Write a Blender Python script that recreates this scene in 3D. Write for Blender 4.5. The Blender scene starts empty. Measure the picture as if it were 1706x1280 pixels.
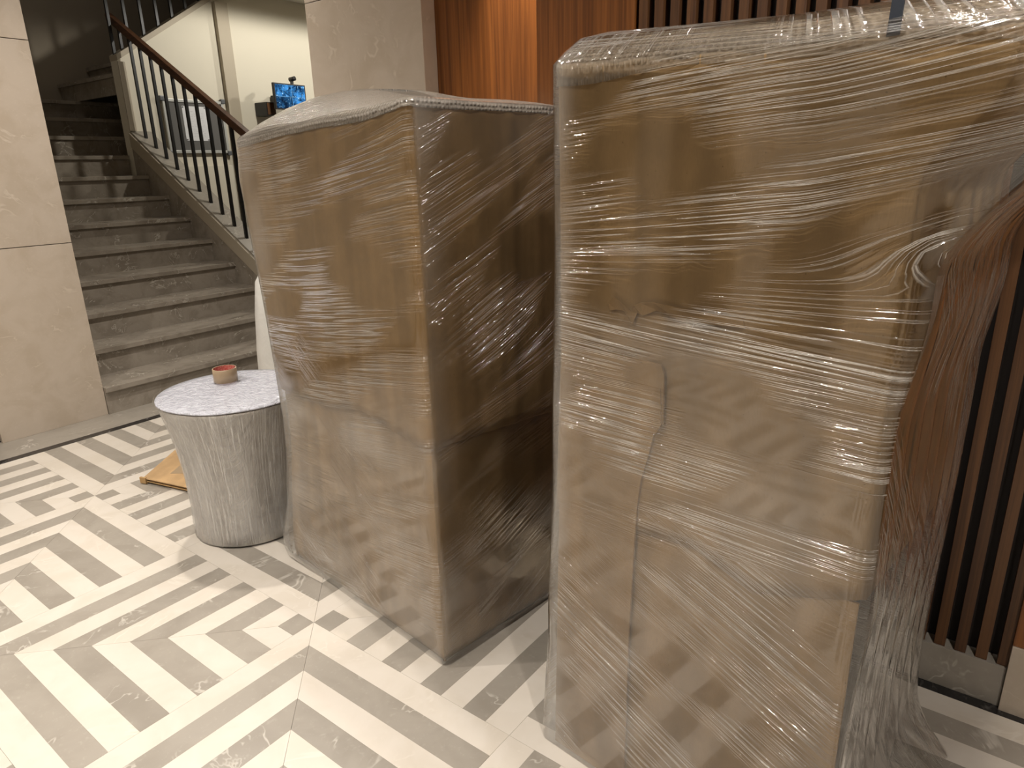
import bpy, bmesh, math, random
import numpy as np
from mathutils import Matrix, Vector
random.seed(7)
rng = np.random.default_rng(11)
SC = bpy.context.scene
COL = SC.collection
PI = math.pi

# ------------------------------------------------------------------ camera
CAM_R = [[0.6016091209, -0.7984301747, -0.0239942020],
         [-0.2556238212, -0.1639776488, -0.9527684885],
         [0.7567845979, 0.5793277025, -0.3027482213]]      # rows: right, down, forward
CAM_C = Vector((-1.10754, -1.68555, 1.40298))
cd = bpy.data.cameras.new('camera'); cam = bpy.data.objects.new('camera', cd); COL.objects.link(cam)
r_, d_, f_ = [Vector(v) for v in CAM_R]
m = Matrix.Identity(4)
for i in range(3):
    m[i][0] = r_[i]; m[i][1] = -d_[i]; m[i][2] = -f_[i]; m[i][3] = CAM_C[i]
cam.matrix_world = m
cd.sensor_fit = 'HORIZONTAL'; cd.sensor_width = 36.0; cd.lens = 24.1587
cd.clip_start = 0.05; cd.clip_end = 60
SC.camera = cam

# ------------------------------------------------------------------ world, exposure
W = bpy.data.worlds.new('world'); SC.world = W; W.use_nodes = True
W.node_tree.nodes['Background'].inputs[0].default_value = (1.0, 0.93, 0.84, 1)
W.node_tree.nodes['Background'].inputs[1].default_value = 0.02
SC.view_settings.view_transform = 'Standard'
SC.view_settings.look = 'None'
SC.view_settings.exposure = -0.08
SC.view_settings.gamma = 1.0
SC.view_settings.use_curve_mapping = False
cy = SC.cycles
cy.max_bounces = 4; cy.diffuse_bounces = 2; cy.glossy_bounces = 2; cy.transmission_bounces = 2; cy.transparent_max_bounces = 8
cy.use_adaptive_sampling = True; cy.adaptive_threshold = 0.12
cy.sample_clamp_indirect = 6.0; cy.caustics_reflective = False; cy.caustics_refractive = False

# ------------------------------------------------------------------ ceiling downlights of the lobby and added spots
WARM = (1.0, 0.945, 0.875)
def spot_lamp(loc, watts, cone=140, color=WARM, radius=0.045, blend=1.0, aim=None):
    l = bpy.data.lights.new('spot_lamp', 'SPOT'); l.energy = watts; l.color = color
    l.spot_size = math.radians(cone); l.spot_blend = blend; l.shadow_soft_size = radius
    o = bpy.data.objects.new('spot_lamp', l); COL.objects.link(o); o.location = loc
    if aim is not None:
        o.rotation_euler = (Vector(aim) - Vector(loc)).to_track_quat('-Z', 'Y').to_euler()
    return o
for loc, w in [((0.28, -1.58, 3.02), 110),
               ((-1.25, -0.75, 3.02), 210),
               ((-1.25, 1.05, 3.02), 210),
               ((-1.25, -2.55, 3.02), 190),
               ((0.45, 1.60, 3.02), 190),
               ((-2.95, -0.75, 3.02), 160),
               ((-2.95, 1.05, 3.02), 160)]:
    spot_lamp(loc, w)
spot_lamp((3.3, 3.5, 3.0), 82, cone=178, blend=0.15, color=(1.0, 0.96, 0.86))          # passage beyond the stairs
spot_lamp((5.0, 3.5, 3.0), 82, cone=178, blend=0.15, color=(1.0, 0.96, 0.86))
spot_lamp((1.35, 5.0, 4.9), 24, cone=160, radius=0.3)                                    # added unseen fill that lifts the dark stairwell
spot_lamp((0.846, -0.275, 2.5), 260, cone=48, color=(1.0, 0.84, 0.6), radius=0.015, aim=(0.868, -0.245, 1.5))   # unseen warm spot added to brighten the wood niche

# ------------------------------------------------------------------ materials
def srgb(r, g, b):
    def c(v):
        v /= 255.0
        return v / 12.92 if v <= 0.04045 else ((v + 0.055) / 1.055) ** 2.4
    return (c(r), c(g), c(b), 1.0)

class NT:
    def __init__(s, name):
        s.m = bpy.data.materials.new(name); s.m.use_nodes = True
        s.t = s.m.node_tree; s.t.nodes.clear()
        s.out = s.n('ShaderNodeOutputMaterial')
    def n(s, kind, **kw):
        nd = s.t.nodes.new(kind)
        for k, v in kw.items():
            if hasattr(nd, k): setattr(nd, k, v)
            else: nd.inputs[k.replace('_', ' ')].default_value = v
        return nd
    def l(s, a, b): s.t.links.new(a, b)
    def put(s, inp, v):
        if hasattr(v, 'is_output') or hasattr(v, 'links') and not isinstance(v, (int, float, tuple)): s.l(v, inp)
        else: inp.default_value = v
    def math(s, op, a, b=None, c=None, clamp=False):
        nd = s.t.nodes.new('ShaderNodeMath'); nd.operation = op; nd.use_clamp = clamp
        s.put(nd.inputs[0], a)
        if b is not None: s.put(nd.inputs[1], b)
        if c is not None: s.put(nd.inputs[2], c)
        return nd.outputs[0]
    def vmath(s, op, a, b):
        nd = s.t.nodes.new('ShaderNodeVectorMath'); nd.operation = op
        s.put(nd.inputs[0], a); s.put(nd.inputs[1], b)
        return nd.outputs[0]
    def mix(s, fac, a, b):
        nd = s.t.nodes.new('ShaderNodeMix'); nd.data_type = 'RGBA'
        s.put(nd.inputs[0], fac); s.put(nd.inputs[6], a); s.put(nd.inputs[7], b)
        return nd.outputs[2]
    def ramp(s, fac, a, b, lo=0.0, hi=1.0):
        nd = s.t.nodes.new('ShaderNodeMapRange'); nd.clamp = True; nd.interpolation_type = 'SMOOTHSTEP'
        s.put(nd.inputs[0], fac)
        for i, v in zip((1, 2, 3, 4), (a, b, lo, hi)): nd.inputs[i].default_value = v
        return nd.outputs[0]
    def noise(s, vec, scale, detail=3, rough=0.55, dist=0.0):
        nd = s.t.nodes.new('ShaderNodeTexNoise'); s.l(vec, nd.inputs['Vector'])
        nd.inputs['Scale'].default_value = scale; nd.inputs['Detail'].default_value = detail
        nd.inputs['Roughness'].default_value = rough; nd.inputs['Distortion'].default_value = dist
        return nd.outputs[0]
    def bump(s, h, strength, dist, normal=None):
        nd = s.t.nodes.new('ShaderNodeBump'); nd.inputs['Strength'].default_value = strength
        nd.inputs['Distance'].default_value = dist; s.l(h, nd.inputs['Height'])
        if normal is not None: s.l(normal, nd.inputs['Normal'])
        return nd.outputs[0]
    def bsdf(s, color, rough, normal=None, **kw):
        nd = s.t.nodes.new('ShaderNodeBsdfPrincipled')
        s.put(nd.inputs['Base Color'], color); s.put(nd.inputs['Roughness'], rough)
        for k, v in kw.items(): s.put(nd.inputs[k.replace('_', ' ')], v)
        if normal is not None: s.l(normal, nd.inputs['Normal'])
        s.l(nd.outputs[0], s.out.inputs[0])
        return nd

def coord(t, kind='Object', random_shift=True):
    tc = t.n('ShaderNodeTexCoord').outputs[kind]
    if not random_shift: return tc
    oi = t.n('ShaderNodeObjectInfo')
    cb = t.n('ShaderNodeCombineXYZ')
    for i, k in enumerate((37.0, 71.0, 13.0)):
        t.l(t.math('MULTIPLY', oi.outputs['Random'], k), cb.inputs[i])
    return t.vmath('ADD', tc, cb.outputs[0])

def marble(name, base, vein, dark, rough, vein_amt=0.5, scale=1.0, tint=0.08, spec=0.5):
    t = NT(name); v = coord(t)
    oi = t.n('ShaderNodeObjectInfo').outputs['Random']
    n1 = t.noise(v, 6 * scale, 3, 0.6, 0.6)
    col = t.mix(t.ramp(n1, 0.35, 0.7), base, dark)
    n2 = t.noise(v, 2.6 * scale, 4, 0.62, 1.6)
    ridge = t.math('SUBTRACT', 1.0, t.ramp(t.math('ABSOLUTE', t.math('SUBTRACT', n2, 0.5)), 0.0, 0.018))
    gate = t.ramp(n1, 0.5, 0.62)
    col = t.mix(t.math('MULTIPLY', t.math('MULTIPLY', ridge, gate), vein_amt), col, vein)
    n3 = t.noise(v, 60 * scale, 2, 0.7)
    col = t.mix(t.ramp(n3, 0.55, 0.8, 0.0, 0.12), col, vein)
    hs = t.n('ShaderNodeHueSaturation'); t.l(col, hs.inputs['Color'])
    t.l(t.math('MULTIPLY_ADD', oi, tint * 2, 1 - tint), hs.inputs['Value'])
    t.bsdf(hs.outputs[0], rough, None, Specular_IOR_Level=spec)
    return t.m

def wood(name, c1, c2, rough=0.35, axis=2):
    t = NT(name); v = coord(t)
    mp = t.n('ShaderNodeMapping'); t.l(v, mp.inputs['Vector'])
    sc = [70, 70, 70]; sc[axis] = 1.6
    mp.inputs['Scale'].default_value = sc
    g = t.noise(mp.outputs[0], 1.0, 3, 0.65, 0.4)
    mp2 = t.n('ShaderNodeMapping'); t.l(v, mp2.inputs['Vector'])
    sc2 = [9, 9, 9]; sc2[axis] = 0.5; mp2.inputs['Scale'].default_value = sc2
    g2 = t.noise(mp2.outputs[0], 1.0, 1)
    f = t.math('ADD', t.math('MULTIPLY', g, 0.7), t.math('MULTIPLY', g2, 0.3))
    t.bsdf(t.mix(t.ramp(f, 0.35, 0.65), c1, c2), rough)
    return t.m

def plain(name, color, rough=0.6, bump_amt=0.0, scale=40, metallic=0.0, var=0.06):
    t = NT(name); v = coord(t)
    n1 = t.noise(v, scale, 2)
    dk = tuple(c * (1 - 2 * var) for c in color[:3]) + (1,)
    t.bsdf(t.mix(n1, dk, color), rough, t.bump(n1, bump_amt, 0.003) if bump_amt else None, Metallic=metallic)
    return t.m

def cardboard(name, base, rough=0.75):
    t = NT(name)
    uv = t.n('ShaderNodeTexCoord').outputs['UV']
    sep = t.n('ShaderNodeSeparateXYZ'); t.l(uv, sep.inputs[0])
    ph = t.math('MULTIPLY', sep.outputs[0], 2 * PI / 0.0075)
    flute = t.math('SINE', ph)
    n1 = t.noise(uv, 9, 3, 0.6)
    mp = t.n('ShaderNodeMapping'); t.l(uv, mp.inputs['Vector']); mp.inputs['Scale'].default_value = (420, 60, 1)
    fib = t.noise(mp.outputs[0], 1.0, 1, 0.7)
    mp2 = t.n('ShaderNodeMapping'); t.l(uv, mp2.inputs['Vector']); mp2.inputs['Scale'].default_value = (14, 1.1, 1)
    band = t.noise(mp2.outputs[0], 1.0, 1, 0.5)
    dk = tuple(c * 0.80 for c in base[:3]) + (1,)
    lt = tuple(min(1, c * 1.12) for c in base[:3]) + (1,)
    col = t.mix(t.ramp(t.math('ADD', t.math('MULTIPLY', n1, 0.4), t.math('MULTIPLY', band, 0.6)), 0.35, 0.65), dk, lt)
    col = t.mix(t.ramp(fib, 0.35, 0.75, 0.0, 0.22), col, tuple(c * 0.7 for c in base[:3]) + (1,))
    spk = t.ramp(t.noise(uv, 240, 0), 0.80, 0.84, 0.0, 0.6)
    col = t.mix(spk, col, tuple(c * 0.35 for c in base[:3]) + (1,))
    h = flute
    t.bsdf(col, rough, None, Specular_IOR_Level=0.25)
    return t.m

def film(name, haze0=0.012, fold_haze_glint=0.34, gloss=1.7, gloss_min=0.02, rough=0.075, tint=(0.975, 0.965, 0.95, 1), bump_dist=0.0024):
    """clear stretch film: vertex attributes wa / wb hold (along, across, amount) of two families of wrinkles"""
    t = NT(name)
    def family(attr, ks, kc, w):
        a = t.n('ShaderNodeAttribute', attribute_name=attr)
        sp = t.n('ShaderNodeSeparateXYZ'); t.l(a.outputs['Vector'], sp.inputs[0])
        mp = t.n('ShaderNodeMapping'); t.l(a.outputs['Vector'], mp.inputs['Vector']); mp.inputs['Scale'].default_value = (ks, kc, 0.0)
        n1 = t.noise(mp.outputs[0], 1.0, 1, 0.6, 0.0)
        line = t.ramp(n1, 0.5, 0.5 + w)
        line = t.math('MULTIPLY', line, t.ramp(n1, 0.5 + w, 0.5 + 2.2 * w, 1.0, 0.0))
        return t.math('MULTIPLY', line, sp.outputs[2]), t.math('MULTIPLY', n1, sp.outputs[2])
    la, na = family('wa', 2.4, 205.0, 0.06)
    lb, nb = family('wb', 2.4, 215.0, 0.06)
    lines = t.math('MAXIMUM', la, lb)
    h = t.math('ADD', t.math('MULTIPLY', lines, 1.0), t.math('MULTIPLY', t.math('ADD', na, nb), 0.45))
    nrm = t.bump(h, 1.0, bump_dist)
    fr = t.n('ShaderNodeFresnel'); fr.inputs['IOR'].default_value = 1.5; t.l(nrm, fr.inputs['Normal'])
    fac = t.math('MINIMUM', t.math('MULTIPLY_ADD', lines, 0.22, t.math('MULTIPLY_ADD', fr.outputs[0], gloss, gloss_min)), 0.8)
    tr = t.n('ShaderNodeBsdfTransparent'); tr.inputs[0].default_value = tint
    gl = t.n('ShaderNodeBsdfGlossy'); gl.inputs['Roughness'].default_value = rough; t.l(nrm, gl.inputs['Normal'])
    gl.inputs['Color'].default_value = (1, 1, 1, 1)
    df = t.n('ShaderNodeBsdfDiffuse'); df.inputs[0].default_value = (0.86, 0.84, 0.80, 1)
    hz = t.n('ShaderNodeAttribute', attribute_name='haze').outputs['Fac']
    hfac = t.math('ADD', t.math('MULTIPLY_ADD', lines, fold_haze_glint, hz), haze0, clamp=True)  # white on folds: plastic scatter plus highlights put into the diffuse colour
    m1 = t.n('ShaderNodeMixShader'); t.l(hfac, m1.inputs[0]); t.l(tr.outputs[0], m1.inputs[1]); t.l(df.outputs[0], m1.inputs[2])
    m2 = t.n('ShaderNodeMixShader'); t.l(fac, m2.inputs[0]); t.l(m1.outputs[0], m2.inputs[1]); t.l(gl.outputs[0], m2.inputs[2])
    t.l(m2.outputs[0], t.out.inputs[0])
    return t.m

def bubble(name, color=(0.50, 0.45, 0.39, 1), solid=0.85):
    t = NT(name)
    uv = t.n('ShaderNodeTexCoord').outputs['UV']
    vo = t.n('ShaderNodeTexVoronoi', feature='SMOOTH_F1'); vo.inputs['Scale'].default_value = 80
    vo.inputs['Randomness'].default_value = 0.25; t.l(uv, vo.inputs['Vector'])
    dome = t.math('SUBTRACT', 1.0, t.ramp(vo.outputs['Distance'], 0.0, 0.55))
    crump = t.noise(uv, 12, 4, 0.6, 0.8)
    nrm = t.bump(t.math('ADD', t.math('MULTIPLY', dome, 1.6), t.math('MULTIPLY', crump, 1.5)), 1.0, 0.004)
    pr = t.n('ShaderNodeBsdfPrincipled'); pr.inputs['Base Color'].default_value = color
    pr.inputs['Roughness'].default_value = 0.10; t.l(nrm, pr.inputs['Normal'])
    pr.inputs['Specular IOR Level'].default_value = 0.9
    tr = t.n('ShaderNodeBsdfTransparent'); tr.inputs[0].default_value = (0.95, 0.93, 0.9, 1)
    mx = t.n('ShaderNodeMixShader'); mx.inputs[0].default_value = solid
    t.l(tr.outputs[0], mx.inputs[1]); t.l(pr.outputs[0], mx.inputs[2]); t.l(mx.outputs[0], t.out.inputs[0])
    return t.m

M = {}
M['cream'] = marble('cream marble', srgb(213, 204, 192), srgb(226, 219, 208), srgb(206, 196, 182), 0.28, 0.35, 1.0, 0.025)
M['grey'] = marble('grey marble', srgb(158, 150, 139), srgb(210, 203, 192), srgb(147, 139, 128), 0.30, 0.6, 1.0, 0.06)
M['black'] = marble('black marble', srgb(38, 36, 36), srgb(150, 145, 140), srgb(30, 29, 29), 0.25, 0.6)
M['grout'] = plain('grout', srgb(150, 138, 122), 0.8)
M['beige_marble'] = marble('beige wall marble', srgb(192, 178, 162), srgb(224, 213, 198), srgb(182, 167, 149), 0.32, 0.4, 1.0, 0.03)
M['stair_marble'] = marble('stair marble', srgb(160, 150, 137), srgb(218, 210, 197), srgb(140, 130, 117), 0.27, 0.6, 1.3, 0.05)
M['white_wall'] = plain('white wall paint', srgb(222, 214, 196), 0.75, 0.05, 150, var=0.01)
M['dark_wall'] = plain('stairwell wall paint', srgb(170, 158, 140), 0.8, 0.05, 120, var=0.02)
M['ceiling'] = plain('ceiling paint', srgb(235, 228, 215), 0.85, 0.02, 120, var=0.01)
M['beige_paint'] = plain('stringer paint', srgb(182, 170, 150), 0.6, 0.03, 80, var=0.02)
M['wood_panel'] = wood('teak panel', srgb(140, 86, 40), srgb(100, 58, 25), 0.36)
M['wood_slat'] = wood('teak slat', srgb(104, 70, 42), srgb(72, 46, 28), 0.42)
M['slat_back'] = plain('slat backing', srgb(32, 24, 20), 0.7)
M['handrail'] = wood('handrail wood', srgb(98, 64, 40), srgb(68, 43, 27), 0.45, axis=1)
M['black_metal'] = plain('black metal', srgb(26, 24, 23), 0.45, 0, 40, 0.0)
M['aluminium'] = plain('aluminium', srgb(205, 205, 200), 0.35, 0.02, 60, 0.3)
M['felt'] = plain('grey felt', srgb(108, 106, 104), 0.95, 0.25, 500, var=0.04)
M['plastic_dark'] = plain('dark plastic', srgb(34, 32, 32), 0.4)
M['navy'] = plain('navy strap', srgb(46, 52, 62), 0.4)
M['plastic_grey'] = plain('grey plastic', srgb(95, 96, 98), 0.4)
M['kraft'] = cardboard('kraft cardboard', srgb(176, 144, 100))
M['kraft2'] = cardboard('kraft cardboard tan', srgb(180, 146, 100))
M['kraft_bright'] = cardboard('flat carton cardboard', srgb(184, 151, 110))
M['film'] = film('stretch film', gloss=2.1, rough=0.06, haze0=0.0, fold_haze_glint=0.24)
M['film_soft'] = film('stretch film hazy', haze0=0.005, fold_haze_glint=0.26, gloss=1.7)
M['bubble'] = bubble('bubble wrap')
M['bubble_clear'] = bubble('clear bubble wrap', (0.55, 0.47, 0.37, 1), 0.5)

# ------------------------------------------------------------------ helpers
def link(name, me, mat=None, parent=None, loc=None, rot=None):
    o = bpy.data.objects.new(name, me); COL.objects.link(o)
    if mat is not None and me is not None and not me.materials: me.materials.append(mat)
    if parent is not None: o.parent = parent
    if loc is not None: o.location = loc
    if rot is not None: o.rotation_euler = rot
    return o
def tag(o, label, cat, group=None):
    o['label'] = label; o['category'] = cat
    if group: o['group'] = group
    return o
def thing(name, label, cat, loc=(0, 0, 0), rotz=0.0, group=None):
    o = bpy.data.objects.new(name, None); COL.objects.link(o); o.location = loc; o.rotation_euler = (0, 0, rotz)
    o.empty_display_size = 0.1
    return tag(o, label, cat, group)
def structure(o): o['kind'] = 'structure'; return o
def smooth(me, on=True):
    for p in me.polygons: p.use_smooth = on
    return me
def to_mesh(bm, name='mesh', sm=False):
    bmesh.ops.recalc_face_normals(bm, faces=bm.faces)
    me = bpy.data.meshes.new(name); bm.to_mesh(me); bm.free()
    return smooth(me) if sm else me
def box_bm(bm, lo, hi):
    lo, hi = Vector(lo), Vector(hi)
    vs = [bm.verts.new((x, y, z)) for z in (lo.z, hi.z) for y in (lo.y, hi.y) for x in (lo.x, hi.x)]
    for f in ((0, 2, 3, 1), (4, 5, 7, 6), (0, 1, 5, 4), (2, 6, 7, 3), (0, 4, 6, 2), (1, 3, 7, 5)):
        bm.faces.new([vs[i] for i in f])
    return vs
def box(name, lo, hi, mat, parent=None, bevel=0.0):
    bm = bmesh.new(); c = (Vector(lo) + Vector(hi)) / 2
    box_bm(bm, Vector(lo) - c, Vector(hi) - c)
    if bevel: bmesh.ops.bevel(bm, geom=bm.edges[:], offset=bevel, segments=2, affect='EDGES', profile=0.6)
    return link(name, to_mesh(bm, name), mat, parent, c)
def prism(name, poly, axis, t0, t1, mat, parent=None):
    """poly in the plane normal to axis; axis 0: (y,z), 1: (x,z), 2: (x,y)"""
    def p3(a, b, t):
        return {0: (t, a, b), 1: (a, t, b), 2: (a, b, t)}[axis]
    bm = bmesh.new()
    A = [bm.verts.new(p3(a, b, t0)) for a, b in poly]; B = [bm.verts.new(p3(a, b, t1)) for a, b in poly]
    bm.faces.new(A); bm.faces.new(B[::-1]); n = len(poly)
    for i in range(n): bm.faces.new([A[i], A[(i + 1) % n], B[(i + 1) % n], B[i]])
    return link(name, to_mesh(bm, name), mat, parent)
def tube(bm, pts, rad, n=10):
    pts = [Vector(p) for p in pts]; rings = []
    for i, p in enumerate(pts):
        d = (pts[min(i + 1, len(pts) - 1)] - pts[max(i - 1, 0)]).normalized()
        a = d.cross(Vector((0, 0, 1)));  a = a if a.length > 1e-3 else Vector((1, 0, 0)); a.normalize(); b = d.cross(a)
        rings.append([bm.verts.new(p + (a * math.cos(k * 2 * PI / n) + b * math.sin(k * 2 * PI / n)) * rad) for k in range(n)])
    for r0, r1 in zip(rings, rings[1:]):
        for k in range(n): bm.faces.new([r0[k], r0[(k + 1) % n], r1[(k + 1) % n], r1[k]])
    bm.faces.new(rings[0]); bm.faces.new(rings[-1][::-1])
def sm(a, b, x):
    t = min(1, max(0, (x - a) / (b - a))); return t * t * (3 - 2 * t)
def interp(x, tab):
    xs = [p[0] for p in tab]; ys = [p[1] for p in tab]
    return float(np.interp(x, xs, ys))
def wave(seed):
    r = np.random.default_rng(seed); ks = r.uniform(-1, 1, (6, 2)); ph = r.uniform(0, 6.28, 6)
    def f(u, v, sc):
        return sum(math.sin((ks[i, 0] * u + ks[i, 1] * v) * sc * 6.28 + ph[i]) for i in range(6)) / 6
    return f

# ------------------------------------------------------------------ floor: labyrinth marble inlay
TW = 0.08                                # one stripe
floor = structure(box('floor', (-4.2, -4.4, -0.06), (6.6, 2.40, -0.0095), M['grout']))
GAP = 0.0004
def floor_piece_mesh(k, arm):
    # canonical cell: outer corner at (0,0), inner corner at (10,10); ring k counts from outside
    a, b = k * TW, (k + 1) * TW; e = 10 * TW
    if k == 9: poly = [(a, a), (e, a), (e, e), (a, e)]
    elif arm == 0: poly = [(a, a), (e, a), (e, b), (b, b)]
    else: poly = [(a, a), (b, b), (b, e), (a, e)]
    P = [Vector(p) for p in poly]; c = sum(P, Vector((0, 0))) / 4
    P = [p + (c - p).normalized() * GAP * 1.4 for p in P]
    bm = bmesh.new()
    top = [bm.verts.new((p.x, p.y, 0)) for p in P]; bot = [bm.verts.new((p.x, p.y, -0.0095)) for p in P]
    bm.faces.new(top)
    for i in range(4): bm.faces.new([top[i], bot[i], bot[(i + 1) % 4], top[(i + 1) % 4]])
    me = to_mesh(bm, 'tile'); me.materials.append(M['grey'] if k % 2 else M['cream'])
    return me
PM = {(k, a): floor_piece_mesh(k, a) for k in range(10) for a in (0, 1) if not (k == 9 and a == 1)}
ROT = {(1, 1): 0, (0, 0): 2, (0, 1): 1, (1, 0): 3}
def project(p):
    q = Vector(p) - CAM_C; z = f_.dot(q)
    if z < 0.05: return None
    return (853 + 1144.85 * r_.dot(q) / z, 640 + 1144.85 * d_.dot(q) / z)
cells = []
for i in range(-5, 8):
    for j in range(-3, 6):
        x0, x1, y0, y1 = i * 0.8, (i + 1) * 0.8, -(j + 1) * 0.8, -j * 0.8      # Y = -b
        j2 = j
        if y1 > 2.41 or y0 < -4.4: continue
        if i >= 1 and y0 < 0.75: continue
        inner_a_hi = (i % 2 != 0) if (j2 % 2 != 0) else False
        # inner corner in (a,b): i odd j odd (hi,hi); i odd j even (lo,hi); i even j even (lo,lo); i even j odd (hi,lo)
        ia = 1 if j % 2 else 0
        ib = 1 if i % 2 else 0
        inner = Vector((x1 if ia else x0, y0 if ib else y1))
        cells.append((x0, y0, inner))
pieces = []
for x0, y0, inner in cells:
    c = Vector((x0 + 0.4, y0 + 0.4)); d = inner - c
    ang = math.atan2(d.y, d.x) - PI / 4
    Rz = Matrix.Rotation(ang, 4, 'Z')
    base = Matrix.Translation((c.x, c.y, 0)) @ Rz @ Matrix.Translation((-0.4, -0.4, 0))
    for key, me in PM.items():
        pts = [base @ v.co for v in me.vertices[:4]]
        area = 0
        pr = [project(p) for p in pts]
        if all(pr):
            pr = [(min(1706, max(0, x)), min(1280, max(0, y))) for x, y in pr]
            area = abs(sum(pr[k][0] * pr[(k + 1) % 4][1] - pr[(k + 1) % 4][0] * pr[k][1] for k in range(4))) / 2
        cx, cy = sum(p.x for p in pts) / 4, sum(p.y for p in pts) / 4
        if (0.2 < cx < 0.75 and -0.5 < cy < 0.3) or (0.15 < cx and -1.4 < cy < -0.95): area *= 0.02   # under the wrapped boxes
        pieces.append((area, key, base))
pieces.sort(key=lambda p: -p[0])
for area, key, base in pieces[:300]:
    if area < 8: break
    o = link('tile', PM[key], None, floor); o.matrix_world = base
    o.matrix_parent_inverse = floor.matrix_world.inverted() if False else Matrix.Identity(4)
    o.location = base.to_translation() - floor.location
nvis = len([p for p in pieces[:300] if p[0] >= 8])
bm = bmesh.new()
for area, key, base in pieces[nvis:]:
    me = PM[key]; vs = [bm.verts.new(base @ v.co - floor.location) for v in me.vertices]
    for p in me.polygons:
        f = bm.faces.new([vs[i] for i in p.vertices]); f.material_index = key[0] % 2
me = bpy.data.meshes.new('tile_field'); bm.to_mesh(me); bm.free()
me.materials.append(M['cream']); me.materials.append(M['grey'])
o = link('tile_field', me, None, floor); o['kind'] = 'stuff'
# black border strips and the grey threshold under the stairs
structure(box('trim_1', (-4.2, 2.40, -0.01), (6.6, 2.455, 0.0006), M['black']))
structure(box('trim_2', (0.80, -4.4, -0.01), (0.836, 0.78, 0.0006), M['black']))
structure(box('trim_3', (-4.2, 2.456, -0.06), (6.6, 2.76, 0.001), M['grey']))

# ------------------------------------------------------------------ left pillar and hidden enclosing walls
wl = structure(box('wall_left', (0.0, 2.75, 0), (0.545, 3.1, 3.1), M['grout']))
for z0, z1 in ((0.001, 1.043), (1.047, 2.09), (2.094, 3.1)):
    s = box('marble_slab', (-0.005, 2.728, z0), (0.556, 2.75, z1), M['beige_marble'], bevel=0.0015); s.parent = wl; s.location -= wl.location
    s = box('marble_slab', (0.545, 2.751, z0), (0.556, 3.1, z1), M['beige_marble']); s.parent = wl; s.location -= wl.location
structure(box('wall_stair', (-4.3, 3.1, 0), (0.545, 3.2, 5.0), M['dark_wall']))
structure(box('wall_west', (-4.3, -4.5, 0), (-4.2, 3.1, 3.1), M['slat_back']))
M['reflect_dark'] = plain('dark reflection strip', srgb(30, 32, 38), 0.08)
yy = -4.4
for i in range(7):
    structure(box('trim_%d' % (10 + i), (-4.2, yy, 0), (-4.08, yy + 0.34, 3.1), M['beige_marble']))  # unseen piers, added to alternate with dark strips in the reflections
    structure(box('wall_reflect_strip_%d' % (1 + i), (-4.19, yy + 0.34, 0), (-4.17, yy + 1.07, 3.1), M['reflect_dark']))  # unseen dark panes added to stripe the reflections in the film
    yy += 1.07
structure(box('wall_rear', (-4.3, -4.5, 0), (0.9, -4.4, 3.1), M['beige_marble']))
structure(box('ceiling', (-4.3, -4.5, 3.1), (6.7, 2.9, 3.2), M['ceiling']))
structure(box('ceiling_passage', (2.3, 2.9, 3.1), (6.7, 5.0, 3.2), M['ceiling']))
structure(box('wall_well', (0.445, 3.2, 0), (0.545, 6.45, 5.0), M['dark_wall']))
structure(box('wall_landing', (0.545, 6.35, 0), (6.7, 6.45, 5.0), M['dark_wall']))
structure(box('ceiling_stairwell', (0.445, 2.9, 5.0), (6.7, 6.45, 5.1), M['dark_wall']))
structure(box('wall_east', (6.6, 0.8, 0), (6.7, 6.45, 5.0), M['white_wall']))

# ------------------------------------------------------------------ staircase
SH, SG, SY0, SXL, SXR = 0.175, 0.298, 2.694, 0.558, 2.070
stair = thing('staircase', 'dark grey marble staircase rising behind the left pillar', 'staircase', (1.3, 2.7, 0))
def pbox(name, lo, hi, mat, parent, bevel=0.0):
    o = box(name, lo, hi, mat, parent, bevel); o.location -= parent.location; return o
for n in range(1, 13):
    y = SY0 + (n - 1) * SG
    pbox('riser', (SXL, y + 0.025, (n - 1) * SH), (SXR, y + 0.045, n * SH - 0.032), M['stair_marble'], stair)
    pbox('tread', (SXL, y, n * SH - 0.032), (SXR, y + SG + 0.045, n * SH), M['stair_marble'], stair, 0.003)
upper = thing('upper_flight', 'dark upper flight of steps turning right above the white wall', 'staircase', (2.6, 5.7, 2.1))
for n in range(9, 13):                    # the top steps widen into the turn
    y = max(SY0 + (n - 1) * SG, 5.13)
    pbox('riser', (SXR + 0.001, y + 0.025, (n - 1) * SH), (2.75, y + 0.045, n * SH - 0.032), M['stair_marble'], upper)
    pbox('tread', (SXR + 0.001, y, n * SH - 0.032), (2.75, SY0 + n * SG + 0.045, n * SH), M['stair_marble'], upper, 0.003)
for k in range(6):
    x = 2.09 + k * SG; z = 12 * SH + (k + 1) * SH
    pbox('tread', (x, 5.14, z - 0.032), (x + SG + 0.03, 6.34, z), M['stair_marble'], upper)
    pbox('riser', (x + 0.02, 5.14, z - SH), (x + 0.04, 6.34, z - 0.032), M['stair_marble'], upper)
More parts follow.
